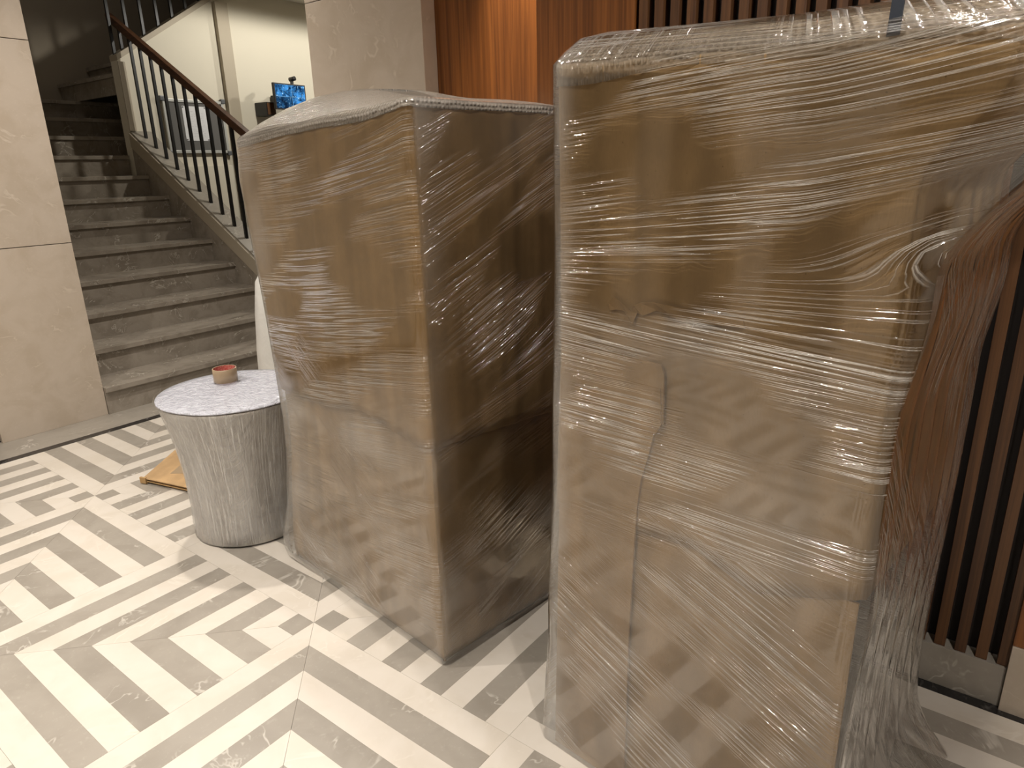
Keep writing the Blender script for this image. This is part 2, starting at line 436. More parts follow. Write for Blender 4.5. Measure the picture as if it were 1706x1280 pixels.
# kerb wall beside the flight
slope = 0.606
def kz(y): return 0.700 + slope * (y - 3.223)
kerb = thing('stair_kerb', 'beige sloped kerb under the black stair railing', 'kerb', (2.15, 3.9, 0))
def pprism(name, poly, axis, t0, t1, mat, parent):
    o = prism(name, poly, axis, t0, t1, mat, parent); o.location = -parent.location; return o
ya, yb = 2.70, 5.00
pprism('side_panel', [(ya, 0), (yb, 0), (yb, kz(yb) - 0.135), (ya, kz(ya) - 0.135)], 0, SXR, 2.26, M['stair_marble'], kerb)
pprism('stringer', [(ya, kz(ya) - 0.135), (yb, kz(yb) - 0.135), (yb, kz(yb) - 0.012), (ya, kz(ya) - 0.012)], 0, SXR - 0.006, 2.262, M['beige_paint'], kerb)
pprism('capping', [(ya, kz(ya) - 0.012), (yb, kz(yb) - 0.012), (yb, kz(yb) + 0.004), (ya, kz(ya) + 0.004)], 0, SXR + 0.012, 2.268, M['grey'], kerb)
# railing of the lower flight
RX = 2.165
rail = thing('stair_railing', 'black metal stair railing with a brown wooden handrail', 'railing', (RX, 4.2, 1.2))
def hz(y): return 1.798 + 0.570 * (y - 3.538)
def add_part(name, bm, mat, parent, smooth_=False):
    o = link(name, to_mesh(bm, name, smooth_), mat, parent); o.location = -parent.location; return o
bm = bmesh.new()
for (y, z) in ((2.78, 0), (5.19, 0)):
    pass
prof = [(-0.028, -0.032), (0.028, -0.032), (0.033, 0.010), (0.024, 0.032), (-0.024, 0.032), (-0.033, 0.010)]
A = [bm.verts.new((RX + a, 2.78, hz(2.78) + b)) for a, b in prof]; B = [bm.verts.new((RX + a, 5.19, hz(5.19) + b)) for a, b in prof]
bm.faces.new(A); bm.faces.new(B[::-1])
for i in range(6): bm.faces.new([A[i], A[(i + 1) % 6], B[(i + 1) % 6], B[i]])
add_part('handrail', bm, M['handrail'], rail)
for k in range(16):
    y = 5.055 - k * 0.1525
    bm = bmesh.new(); box_bm(bm, (RX - 0.011, y - 0.011, kz(y) - 0.01), (RX + 0.011, y + 0.011, hz(y) - 0.025))
    add_part('baluster', bm, M['black_metal'], rail)
# ------------------------------------------------------------------ white wall with the upper flight
def uz(x): return 2.403 + 0.626 * (x - 2.086)
wb = structure(prism('wall_back', [(2.077, 0), (6.6, 0), (6.6, 5.0), (2.077 + 0.01, uz(2.087) - 0.035), (2.077, uz(2.077) - 0.035)][:2] + [(6.6, uz(6.6) - 0.035), (2.077, uz(2.077) - 0.035)], 1, 5.0, 5.12, M['white_wall']))
pil = structure(box('trim_4', (3.062, 4.95, 0), (3.19, 5.0, uz(3.062) - 0.05), M['beige_paint']))
structure(box('trim_5', (2.077, 4.985, kz(5.0) + 0.006), (2.135, 5.0, uz(2.08) - 0.045), M['beige_paint']))
structure(box('trim_6', (2.30, 4.975, 0.0), (3.03, 5.0, 1.475), M['white_wall'], bevel=0.004))
ur = thing('upper_railing', 'black balusters on the sloping edge of the upper flight', 'railing', (2.5, 5.06, 2.6))
pprism('stringer', [(2.077, uz(2.077) - 0.035), (4.6, uz(4.6) - 0.035), (4.6, uz(4.6) + 0.012), (2.077, uz(2.077) + 0.012)], 1, 4.99, 5.13, M['beige_paint'], ur)
for k in range(14):
    x = 2.095 + k * 0.145
    bm = bmesh.new(); box_bm(bm, (x - 0.011, 5.05, uz(x)), (x + 0.011, 5.072, uz(x) + 0.95))
    add_part('baluster', bm, M['black_metal'], ur)
bm = bmesh.new()
prof = [(-0.028, -0.032), (0.028, -0.032), (0.033, 0.010), (0.024, 0.032), (-0.024, 0.032), (-0.033, 0.010)]
A = [bm.verts.new((2.05, 5.06 + a, uz(2.05) + 0.95 + b)) for a, b in prof]; B = [bm.verts.new((4.1, 5.06 + a, uz(4.1) + 0.95 + b)) for a, b in prof]
bm.faces.new(A); bm.faces.new(B[::-1])
for i in range(6): bm.faces.new([A[i], A[(i + 1) % 6], B[(i + 1) % 6], B[i]])
add_part('handrail', bm, M['handrail'], ur)

# ------------------------------------------------------------------ right wall: marble end, wood niche, slats
wr = structure(box('wall_right', (0.93, -4.4, 0), (1.10, 0.785, 3.1), M['slat_back']))
def rpart(name, lo, hi, mat, bevel=0.0):
    o = box(name, lo, hi, mat, wr, bevel); o.location -= wr.location; return o
for z0, z1 in ((0.0, 1.03), (1.033, 2.03), (2.033, 3.1)):
    rpart('marble_slab', (0.836, 0.157, z0), (0.9295, 0.785, z1), M['beige_marble'], 0.0015)
    rpart('marble_slab', (0.93, 0.7855, z0), (1.10, 0.797, z1), M['beige_marble'])
rpart('wood_panel', (0.902, -0.325, 0.13), (0.9295, 0.156, 3.1), M['wood_panel'])
rpart('wood_panel', (0.840, -0.665, 0.13), (0.9295, -0.3255, 3.1), M['wood_panel'], 0.001)
rpart('wood_panel', (0.826, -2.6, 0.2), (0.9295, -1.800, 3.1), M['wood_panel'], 0.001)
rpart('marble_slab', (0.822, -2.6, 0.0), (0.9295, -1.800, 0.199), M['beige_marble'], 0.001)
rpart('backing_board', (0.885, -1.799, 0.12), (0.9295, -0.6655, 3.1), M['slat_back'])
sl = None
k = 0
y = -0.690
while y > -1.79:
    if sl is None:
        sl = rpart('slat', (0.842, y - 0.013, 0.122), (0.884, y + 0.013, 3.1), M['wood_slat'], 0.0008)
        s0 = sl
    else:
        s = sl.copy(); COL.objects.link(s); s.location.y = s0.location.y - k * 0.0478
    k += 1; y -= 0.0478
structure(box('baseboard_right', (0.8365, -1.799, 0.0), (0.929, 0.1565, 0.121), M['grey'], bevel=0.001))

# ------------------------------------------------------------------ wrapped cartons: lofted shells
def rect_ring(L, D, r, step, arc=4):
    """counter-clockwise rounded rectangle; returns (x, y, nx, ny, face, s)"""
    out = []
    C = [(0, 0), (L, 0), (L, D), (0, D)]
    dirs = [(1, 0), (0, 1), (-1, 0), (0, -1)]
    lens = [L, D, L, D]
    for f in range(4):
        dx, dy = dirs[f]; nx, ny = dy, -dx; ln = lens[f]
        n = max(2, int(round((ln - 2 * r) / step)))
        for i in range(n + 1):
            s = r + (ln - 2 * r) * i / n
            out.append((C[f][0] + dx * s, C[f][1] + dy * s, nx, ny, f, s))
        ndx, ndy = dirs[(f + 1) % 4]; mx, my = ndy, -ndx
        cx, cy = C[(f + 1) % 4][0] - dx * r + ndx * r, C[(f + 1) % 4][1] - dy * r + ndy * r
        for a in range(1, arc):
            th = a / arc * PI / 2
            ux, uy = nx * math.cos(th) + mx * math.sin(th), ny * math.cos(th) + my * math.sin(th)
            out.append((cx + ux * r, cy + uy * r, ux, uy, f, ln - r + r * th))
    return out

def shell(name, ring, zs, shape, mat, parent, wr=None, top=None, bottom=False, thick=0.0, tops=None, open_top=False):
    """shape(x,y,nx,ny,face,s,z)->(x,y,z).  top: list of (inset, dz) rings closing the top"""
    n = len(ring); verts = []; uvs = []; WA = []; WB = []; HZ = []
    per = [0.0]
    for a, b in zip(ring, ring[1:]): per.append(per[-1] + math.hypot(b[0] - a[0], b[1] - a[1]))
    cx = sum(p[0] for p in ring) / n; cy = sum(p[1] for p in ring) / n
    rows = [(0.0, z, z) for z in zs]
    if top: rows += [(ins, zs[-1], zs[-1] + dz) for ins, dz in top]
    hw = max(p[0] for p in ring) / 2; hd = max(p[1] for p in ring) / 2
    for ins, z, zt in rows:
        for i, (x, y, nx, ny, f, s) in enumerate(ring):
            X, Y, Z = shape(x, y, nx, ny, f, s, z)
            if ins > 0:
                kx, ky = max(0, 1 - ins / hw), max(0, 1 - ins / hd)
                X = cx + (X - cx) * kx; Y = cy + (Y - cy) * ky; Z = tops(X, Y, zt - z) if tops else Z + (zt - z)
            verts.append((X, Y, Z)); uvs.append((per[i], zt + ins))
            if wr:
                a, b, h = wr(f, s, z, per[i], ins)
                ga = sm(-0.22, 0.20, gate_w(a[0] * 1.0, a[1] * 3.0, 3.0)); gb = sm(-0.22, 0.20, gate_w(b[0] * 1.0 + 9, b[1] * 3.0, 3.0))
                WA.append((a[0], a[1], a[2] * ga)); WB.append((b[0], b[1], b[2] * gb)); HZ.append(h * 0.7 * (0.4 + 1.2 * sm(-0.4, 0.4, gate_w(per[i] + 3, z, 4.0))))
    faces = []
    R = len(rows)
    for r in range(R - 1):
        for i in range(n):
            j = (i + 1) % n
            faces.append((r * n + i, r * n + j, (r + 1) * n + j, (r + 1) * n + i))
    if top and not open_top: faces.append(tuple(range((R - 1) * n, R * n)))
    if bottom: faces.append(tuple(range(n - 1, -1, -1)))
    me = bpy.data.meshes.new(name); me.from_pydata(verts, [], faces); me.update()
    ul = me.uv_layers.new(name='UVMap')
    tot = per[-1] + math.hypot(ring[-1][0] - ring[0][0], ring[-1][1] - ring[0][1])
    for p in me.polygons:
        vs = list(p.vertices)
        for li, vi in zip(p.loop_indices, vs):
            u, v = uvs[vi]
            if len(vs) == 4 and u < 1e-6 and any(vv % n == n - 1 for vv in vs): u = tot
            ul.data[li].uv = (u, v)
    if wr:
        for nm, arr in (('wa', WA), ('wb', WB)):
            at = me.attributes.new(nm, 'FLOAT_VECTOR', 'POINT'); at.data.foreach_set('vector', np.array(arr, dtype=np.float32).ravel())
        at = me.attributes.new('haze', 'FLOAT', 'POINT'); at.data.foreach_set('value', np.array(HZ, dtype=np.float32))
    smooth(me)
    o = link(name, me, mat, parent)
    if thick:
        md = o.modifiers.new('wall', 'SOLIDIFY'); md.thickness = thick; md.offset = -1
    return o

gate_w = wave(77)
def zrange(a, b, step):
    n = max(2, int(round((b - a) / step))); return [a + (b - a) * i / n for i in range(n + 1)]
def plate(name, poly, y0, y1, mat, parent):
    """thin cardboard sheet: outline in (x,z) of the thing's frame, between depths y0 and y1, with UVs"""
    bm = bmesh.new(); uvl = bm.loops.layers.uv.new('UVMap')
    A = [bm.verts.new((a, y0, b)) for a, b in poly]; B = [bm.verts.new((a, y1, b)) for a, b in poly]
    bm.faces.new(A); bm.faces.new(B[::-1]); n = len(poly)
    for i in range(n): bm.faces.new([A[i], A[(i + 1) % n], B[(i + 1) % n], B[i]])
    bmesh.ops.recalc_face_normals(bm, faces=bm.faces)
    for f in bm.faces:
        for l in f.loops: l[uvl].uv = (l.vert.co.x + l.vert.co.y, l.vert.co.z)
    me = bpy.data.meshes.new(name); bm.to_mesh(me); bm.free()
    return link(name, me, mat, parent)

# ---- the tall carton in front
ang1 = math.atan2(-math.cos(0.105), -math.sin(0.105))
L1, D1 = 0.667, 0.60
tall = thing('wrapped_carton', 'tallest cardboard carton in glossy clear stretch film, standing nearest at right', 'carton', (0.063, -0.886, 0), ang1)
w1, w2, w3 = wave(1), wave(2), wave(5)
def lean1(x, z):
    left = interp(z, [(0, 0.0), (0.41, 0.008), (0.73, 0.021), (1.0, 0.031), (1.26, 0.032), (1.58, 0.029)])
    return x + left * (1 - sm(0.0, 0.35, x))
def ridges(s, amp):
    return amp * (math.sin(s * 62 + 0.6 * math.sin(s * 23)) + 0.6 * math.sin(s * 117 + 1.0))
def body1(off, amp):
    def shape(x, y, nx, ny, f, s, z):
        ext = 0.085 * sm(1.36, 1.50, z) * sm(L1 - 0.25, L1, x)
        d = off + (ridges(s, amp) * sm(0.7, 0.95, z) if f == 0 else 0) + 0.003 * w1(s + f, z, 1.3)
        X = lean1(x, z) + ext + nx * d; Y = y + ny * d
        if f == 0 or y < 0.03: Z = z
        return X, Y, z
    return shape
ring1 = rect_ring(L1, D1, 0.012, 0.015)
def up_shape(x, y, nx, ny, f, s, z):
    X, Y, _ = body1(0.0, 0.0028)(x, y, nx, ny, f, s, z)
    zb = interp(x, [(0.0, 0.66), (0.37, 0.692), (0.41, 0.675), (0.483, 0.649), (0.568, 0.675), (0.667, 0.712)]) if y < 0.02 else 0.70
    t = (z - 0.66) / (1.56 - 0.66)
    ztop = 1.576 - 0.03 * x / L1 + 0.004 * math.sin(x * 40) * (1 if y < 0.05 else 0)
    return X, Y, zb + t * (ztop - zb)
shell('upper_carton', ring1, zrange(0.66, 1.56, 0.03), up_shape, M['kraft'], tall, top=[(0.06, 0.0), (0.2, 0.0)], bottom=True)
# lower sheet folded round front, far side and back, open towards the near end
bm = bmesh.new(); uvl = bm.loops.layers.uv.new('UVMap')
path = [(L1 - 0.004, 0.006), (0.018, 0.006), (0.012, 0.012), (0.012, D1 - 0.012), (0.02, D1 - 0.006), (L1 - 0.30, D1 - 0.006)]
cum = [0.0]
for a, b in zip(path, path[1:]): cum.append(cum[-1] + math.hypot(b[0] - a[0], b[1] - a[1]))
rows = []
for zi in range(13):
    z = 0.002 + zi * 0.70 / 12
    rows.append([bm.verts.new((lean1(px, z) if py < 0.1 else px, py, z)) for px, py in path])
vert_uv = {}
for zi, r in enumerate(rows):
    for c, v in zip(cum, r): vert_uv[v] = (c, v.co.z)
for r0, r1 in zip(rows, rows[1:]):
    for i in range(len(path) - 1):
        f = bm.faces.new([r0[i], r0[i + 1], r1[i + 1], r1[i]])
        for l in f.loops: l[uvl].uv = vert_uv[l.vert]
me = to_mesh(bm, 'lower_carton'); o = link('lower_carton', me, M['kraft'], tall)
md = o.modifiers.new('wall', 'SOLIDIFY'); md.thickness = 0.005; md.offset = 0
# overlapping flap at the left with a torn edge
fl = [(0.022, 0.004), (0.047, 1.052), (0.281, 1.046), (0.288, 1.03), (0.291, 0.932), (0.283, 0.925), (0.272, 0.909), (0.262, 0.86),
      (0.246, 0.80), (0.240, 0.74), (0.2365, 0.66), (0.2335, 0.55), (0.230, 0.42), (0.2295, 0.2), (0.2287, 0.05), (0.2285, 0.004)]
def lx(p): return p
plate('cardboard_flap', fl, -0.0075, -0.0022, M['kraft2'], tall)
plate('flap_edge_strip', [(0.272, 0.915), (0.283, 0.925), (0.279, 1.0), (0.283, 1.0), (0.288, 0.93), (0.275, 0.905)], -0.0095, -0.007, M['kraft2'], tall)
# torn paper lip half way up
bm = bmesh.new(); uvl = bm.loops.layers.uv.new('UVMap')
lip = [(0.159, 1.147, -0.005), (0.174, 1.161, -0.010), (0.192, 1.150, -0.008), (0.210, 1.1365, -0.005), (0.220, 1.150, -0.010), (0.232, 1.156, -0.007), (0.262, 1.160, -0.010), (0.31, 1.156, -0.006), (0.43, 1.150, -0.0045)]
up = [bm.verts.new(p) for p in lip]; lo = [bm.verts.new((p[0] + 0.004, -0.004 + (p[1] * 0), p[1] - 0.014 - 0.01 * (i % 2))) for i, p in enumerate(lip)]
for v, p in zip(up, lip): v.co = (p[0], p[2], p[1])
for i in range(len(lip) - 1):
    f = bm.faces.new([up[i], up[i + 1], lo[i + 1], lo[i]])
    for l in f.loops: l[uvl].uv = (l.vert.co.x, l.vert.co.z)
me = to_mesh(bm, 'torn_lip'); o = link('torn_lip', me, M['kraft2'], tall)
md = o.modifiers.new('wall', 'SOLIDIFY'); md.thickness = 0.002; md.offset = 1
# bubble wrap pad over the top
def pad1(x, y, nx, ny, f, s, z):
    X, Y, _ = body1(0.004, 0.0)(x, y, nx, ny, f, s, z)
    z0 = 1.576 - 0.03 * x / L1
    lowers = -0.012 - 0.022 * (1 - sm(0.05, 0.30, x)) if y < 0.1 else -0.01
    zz = z0 + lowers + (z - 1.55) / 0.02 * (0.004 - lowers)
    return X, Y, zz + 0.004 * w2(s, f, 3.0) * (1 if z > 1.55 else 0.5)
shell('bubble_wrap', ring1, [1.55, 1.56, 1.57], pad1, M['bubble_clear'], tall, top=[(0.016, 0.022), (0.04, 0.038), (0.07, 0.046), (0.13, 0.05), (0.22, 0.05)])
# dark strap marking at the top edge
plate('strap', [(0.598, 1.553), (0.614, 1.553), (0.615, 1.600), (0.600, 1.600)], -0.011, -0.008, M['navy'], tall)
# stretch film
def film1(x, y, nx, ny, f, s, z):
    base = 0.014
    near = sm(L1 - 0.20, L1, x)
    ext = (0.16 * sm(1.24, 1.50, z) + 0.02 * sm(1.0, 1.2, z)) * near
    skirt = 0.07 * (max(0, 0.16 - z) / 0.16) ** 2 * near + 0.012 * max(0, (0.30 - z) / 0.3) * (1 if f in (0, 3) else 0.5)
    sag = -0.012 * math.sin(min(1, max(0, z / 0.68)) * PI) * near if z < 0.68 and f == 1 else 0
    d = base + 0.0022 * w3(s + f * 1.7, z, 2.4) + 0.004 * max(0, w2(s * 1.0 + f, z, 1.1)) + skirt * 0.4
    pleat = 0.006 * math.sin(s * 75 + 2 * math.sin(z * 5)) * near if f == 1 else 0
    X = lean1(x, z) + ext + nx * (d + pleat + skirt * 0.8 + sag); Y = y + ny * (d + pleat) - (0.03 * sm(1.3, 1.5, z) * near if f == 0 else 0)
    zt = z
    if z > 1.4: zt = 1.4 + (z - 1.4) * ((1.580 - 0.03 * x / L1) - 1.4) / 0.18
    return X, Y, zt
def fade(s, L, w=0.03): return sm(0, w, s) * sm(0, w, L - s)
def bump1(z, c, w): return math.exp(-((z - c) / w) ** 2)
def wr1(f, s, z, p, ins):
    if f == 0:
        up = z - 0.10 * s * sm(1.12, 1.35, z) - 0.8 * max(0, s - 0.50) ** 1.5 * sm(1.2, 1.3, z) - 0.0 * s
        up = up + 0.05 * s * bump1(z, 1.08, 0.06)
        mA = sm(1.22, 1.30, z) * sm(0.0, 0.25, s) * 1.0 + 1.0 * bump1(z, 1.10, 0.05) + 0.55 * bump1(z, 0.90, 0.07) * sm(0.3, 0.2, s) \
             + 0.65 * bump1(z, 0.80, 0.06) * sm(0.18, 0.26, s) * sm(0.48, 0.38, s) + 1.0 * bump1(z, 0.83, 0.12) * sm(0.36, 0.46, s) + 0.3 * bump1(z, 1.0, 0.3)
        vB = z + 0.42 * s
        mB = 0.9 * bump1(z, 0.60, 0.10) * sm(0.22, 0.27, s) + 0.7 * bump1(z, 0.30, 0.22) * fade(s, L1) + 0.3 * bump1(z, 0.12, 0.1)
        hz = 0.05 * bump1(z, 1.09, 0.05) + 0.12 * bump1(s, 0.015, 0.03) + 0.10 * bump1(z, 0.12, 0.15) + 0.06 * bump1(z, 0.78, 0.12) * bump1(s, 0.52, 0.12)
        if ins > 0: mA = 1.2
        return (p, up if ins == 0 else z + ins, mA), (p, vB, mB if ins == 0 else 0.8), hz
    if f == 1:
        return (z, s * 0.5, 0.5), (z * 1.0, s + 0.4 * z, 0.28), 0.03 + 0.10 * sm(0.25, 0.0, z) + 0.06 * sm(1.25, 1.4, z) + 0.08 * sm(0.25, 0.6, s)
    return (p, z, 0.5), (p, z, 0.3), 0.04
zs = zrange(0.003, 1.58, 0.016)
shell('stretch_film', rect_ring(L1, D1, 0.014, 0.014), zs, film1, M['film'], tall, wr=wr1,
      top=[(0.014, 0.020), (0.035, 0.042), (0.07, 0.052), (0.13, 0.056), (0.22, 0.056)])

# ---- the middle carton
e2 = Vector((0.121, 0.903, 0)).normalized(); w2v = Vector((e2.y, -e2.x, 0))
ang2 = math.atan2(w2v.y, w2v.x)
T2, Q2 = 0.56, 0.91                       # right face length (x), left face length (y)
mid = thing('wrapped_carton', 'shorter wide carton in clear film with bubble wrap on top, behind the tallest one', 'carton', (0.089, -0.492, 0), ang2)
v1, v2, v3 = wave(21), wave(22), wave(23)
def back2(z): return interp(z, [(0, 0.91), (0.12, 0.90), (0.30, 0.865), (0.45, 0.83), (0.58, 0.815), (0.70, 0.822), (1.0, 0.85), (1.38, 0.905), (1.52, 0.89)])
def pinch(y, z): return y * (1 - (1 - back2(z) / Q2) * sm(0.15, Q2, y))
def ztop2(x, y): return 1.549 - 0.058 * min(1, max(0, y) / Q2) * (1 - sm(0.1, 0.45, x)) - 0.01 * sm(0.02, 0.05, y) * bump1(y, 0.2, 0.15)
ring2 = rect_ring(T2, Q2, 0.014, 0.016)
def mid_up(x, y, nx, ny, f, s, z):
    d = 0.003 * v1(s + f, z, 1.0) + ridges(s + 0.3 * f, 0.0018)
    t = (z - 0.685) / (1.55 - 0.685)
    zb = 0.692 + 0.004 * v2(s + 2 * f, 0.3, 4.0) + (0.035 * bump1(y, 0.32, 0.16) * (1 if f == 3 else 0)) - (0.028 * x / T2)
    return x + nx * d, pinch(y, z) + ny * d, zb + t * (ztop2(x, y) - zb)
shell('upper_carton', ring2, zrange(0.685, 1.55, 0.03), mid_up, M['kraft2'], mid, top=[(0.06, 0.0), (0.2, 0.0)], bottom=True)
def mid_lo(x, y, nx, ny, f, s, z):
    d = -0.012 + 0.003 * v3(s + f, z, 1.0)
    if z < 0.05: d -= 0.010 * ((0.05 - z) / 0.05) ** 2
    yy = pinch(y, z)
    return x + nx * d, yy + ny * d, max(0.002, z)
shell('lower_carton', ring2, zrange(0.002, 0.74, 0.03), mid_lo, M['kraft'], mid, top=[(0.06, 0.0)], bottom=True)
def mid_pad(x, y, nx, ny, f, s, z):
    low = -0.006 - 0.01 * (0.5 + 0.5 * v2(s + f, 0.0, 3.0))
    zz = ztop2(x, y) + low + (z - 1.55) / 0.02 * (0.006 - low)
    return x + nx * 0.004, pinch(y, 1.5) + ny * 0.004, zz + 0.004 * v1(s, f, 3.0)
def mound2(x, y, dz): return 1.552 - 0.056 * min(1, max(0, y) / Q2) * (1 - sm(0.1, 0.45, x)) + dz * (0.40 + 1.05 * sm(0.05, 0.75, y / Q2)) + 0.006 * v2(x * 2, y * 2, 1.5)
shell('bubble_wrap', ring2, [1.55, 1.56, 1.57], mid_pad, M['bubble'], mid, top=[(0.02, 0.016), (0.06, 0.036), (0.12, 0.058), (0.18, 0.07), (0.24, 0.074)], tops=mound2)
def film2(x, y, nx, ny, f, s, z):
    flare = 0.022 * bump1(z, 0.10, 0.10) * sm(0.55, 0.9, y) * (1 if f == 3 else 0.2)
    d = 0.008 + 0.0022 * v3(s + f * 1.3, z, 2.2) + 0.004 * max(0, v1(s + f * 0.7, z, 1.1)) + flare
    if z < 0.04: d -= 0.012 * ((0.04 - z) / 0.04) ** 2
    zt = z if z < 1.4 else 1.4 + (z - 1.4) * (ztop2(x, y) + 0.006 - 1.4) / 0.15
    return x + nx * d, pinch(y, z) + ny * d, zt
def wr2(f, s, z, p, ins):
    if f == 0:        # right hand face
        vA = z - 0.44 * s * sm(0.75, 1.1, z) - 0.25 * s * (1 - sm(0.75, 1.1, z)); mA = 1.0 * bump1(z, 1.36, 0.20) * sm(0.02, 0.12, s) + 0.8 * bump1(z, 1.0, 0.18) * sm(0.12, 0.22, s) + 0.15
        vB = z - 0.48 * s; mB = 0.9 * bump1(z, 0.24, 0.16) * sm(0.04, 0.2, s)
        hz = 0.05 * bump1(z, 0.2, 0.15) + 0.06 * bump1(s, 0.02, 0.05) + 0.05 * bump1(z, 1.5, 0.1)
        if ins > 0: mA = 0.3; mB = 0.0; hz = 0.0
        return (p, vA if ins == 0 else z + ins, mA), (p, vB, mB), hz
    if f == 3:        # left hand face, s runs from the far edge towards the near corner
        q = Q2 - s
        vA = z + 0.10 * q * q + 0.05 * math.sin(q * 3); mA = 0.75 * bump1(z, 0.95, 0.20) * sm(0.08, 0.2, q) + 0.5 * bump1(z, 1.42, 0.08) + 0.8 * bump1(z, 0.74, 0.05) + 0.28
        vB = z - 0.55 * (q - 0.4); mB = 0.8 * bump1(z, 0.12, 0.13) * sm(0.2, 0.5, q) + 0.55 * bump1(z, 0.5, 0.15) * bump1(q, 0.4, 0.2) + 0.7 * bump1(z, 0.8, 0.1) * bump1(q, 0.8, 0.15)
        hz = 0.10 * bump1(z, 0.64, 0.06) + 0.12 * bump1(z, 0.08, 0.12) + 0.10 * bump1(q, 0.85, 0.08) + 0.05 * bump1(z, 0.34, 0.1)
        if ins > 0: mA = 0.3; mB = 0.0; hz = 0.0
        return (p, vA if ins == 0 else z + ins, mA), (p, vB, mB), hz
    return (p, z, 0.5), (p, z, 0.3), 0.04
shell('stretch_film', rect_ring(T2, Q2, 0.016, 0.014), zrange(0.003, 1.55, 0.016), film2, M['film_soft'], mid, wr=wr2,
      top=[(0.012, 0.012)], tops=mound2, open_top=True)

# ---- the flared drum
def lathe(name, prof, mat, parent, n=72, wr=None, cap=True, wob=0.0, seed=0):
    wv = wave(40 + seed); verts = []; faces = []; WA = []; WB = []; HZ = []; uvs = []
    cum = 0.0; last = None
    for r, z in prof:
        if last: cum += math.hypot(r - last[0], z - last[1])
        last = (r, z)
        for k in range(n):
            th = k * 2 * PI / n
            rr = r * (1 + wob * wv(math.cos(th), math.sin(th) + z * 2, 1.0))
            verts.append((rr * math.cos(th), rr * math.sin(th), z + (wob * 0.15 * wv(rr * math.cos(th) * 4, rr * math.sin(th) * 4, 1.2) if wob else 0)))
            uvs.append((th * 0.25, cum))
            if wr:
                a, b, h = wr(th, r, z); WA.append(a); WB.append(b); HZ.append(h)
    for i in range(len(prof) - 1):
        for k in range(n):
            j = (k + 1) % n; faces.append((i * n + k, i * n + j, (i + 1) * n + j, (i + 1) * n + k))
    if cap and prof[-1][0] > 1e-4: faces.append(tuple(range((len(prof) - 1) * n, len(prof) * n)))
    if cap and prof[0][0] > 1e-4: faces.append(tuple(range(n - 1, -1, -1)))
    me = bpy.data.meshes.new(name); me.from_pydata(verts, [], faces); me.update(); smooth(me)
    ul = me.uv_layers.new(name='UVMap')
    for p in me.polygons:
        for li, vi in zip(p.loop_indices, p.vertices):
            u, v = uvs[vi]
            if u < 1e-6 and any(vv % n == n - 1 for vv in p.vertices): u = 2 * PI * 0.25
            ul.data[li].uv = (u, v)
    if wr:
        for nm, arr in (('wa', WA), ('wb', WB)):
            at = me.attributes.new(nm, 'FLOAT_VECTOR', 'POINT'); at.data.foreach_set('vector', np.array(arr, dtype=np.float32).ravel())
        at = me.attributes.new('haze', 'FLOAT', 'POINT'); at.data.foreach_set('value', np.array(HZ, dtype=np.float32))
    return link(name, me, mat, parent)
def foam(name):
    t = NT(name); v = t.n('ShaderNodeTexCoord').outputs['Object']
    mp = t.n('ShaderNodeMapping'); t.l(v, mp.inputs['Vector']); mp.inputs['Scale'].default_value = (40, 40, 4)
    g = t.noise(mp.outputs[0], 1.0, 5, 0.65, 0.5)
    g2 = t.noise(v, 9, 4, 0.6, 1.0)
    c = t.mix(t.ramp(t.math('ADD', t.math('MULTIPLY', g, 0.55), t.math('MULTIPLY', g2, 0.45)), 0.36, 0.64), srgb(170, 156, 141), srgb(226, 215, 202))
    t.bsdf(c, 0.55, t.bump(g, 0.4, 0.004))
    return t.m
def silver(name):
    t = NT(name); v = t.n('ShaderNodeTexCoord').outputs['Object']
    g = t.noise(v, 24, 3, 0.6, 1.5)
    mp = t.n('ShaderNodeMapping'); t.l(v, mp.inputs['Vector']); mp.inputs['Scale'].default_value = (90, 22, 20)
    mp.inputs['Rotation'].default_value = (0, 0, 0.5)
    g2 = t.noise(mp.outputs[0], 1.0, 3, 0.6, 0.6)
    h = t.math('ADD', g, t.math('MULTIPLY', g2, 0.5))
    t.bsdf(t.mix(t.ramp(g, 0.3, 0.7), srgb(180, 180, 188), srgb(200, 200, 208)), 0.13, t.bump(h, 1.0, 0.013), Specular_IOR_Level=0.9)
    return t.m
M['foam'] = foam('foam wrap'); M['lid_film'] = silver('layered film over lid')
M['film_drum'] = film('drum film', haze0=0.08, fold_haze_glint=0.3, gloss=1.7, rough=0.12)
drum = thing('wrapped_drum', 'round flared drum wrapped in whitish plastic beside the wide carton', 'drum', (0.287, 0.770, 0))
RB = 0.222
prof = [(RB - 0.012, 0.001), (RB, 0.008), (RB + 0.001, 0.10), (RB + 0.003, 0.20), (RB + 0.008, 0.30), (RB + 0.018, 0.40), (RB + 0.034, 0.49), (RB + 0.052, 0.55), (RB + 0.058, 0.572), (RB + 0.05, 0.574), (0.0005, 0.574)]
lathe('body', prof, M['foam'], drum)
fp = [(RB - 0.01, 0.0015), (RB + 0.006, 0.01), (RB + 0.008, 0.06), (RB + 0.005, 0.12), (RB + 0.007, 0.18), (RB + 0.009, 0.25), (RB + 0.015, 0.32), (RB + 0.024, 0.39), (RB + 0.036, 0.46), (RB + 0.05, 0.52), (RB + 0.061, 0.565), (RB + 0.062, 0.574)]
def wrd(th, r, z):
    return (z, th * 0.25, 0.8), (th * 0.25 * 1.0, z + 0.3 * math.sin(th * 2), 0.35), 0.10 + 0.08 * math.sin(th * 5) ** 2
lathe('stretch_film', fp, M['film_drum'], drum, wr=wrd, cap=False, wob=0.006)
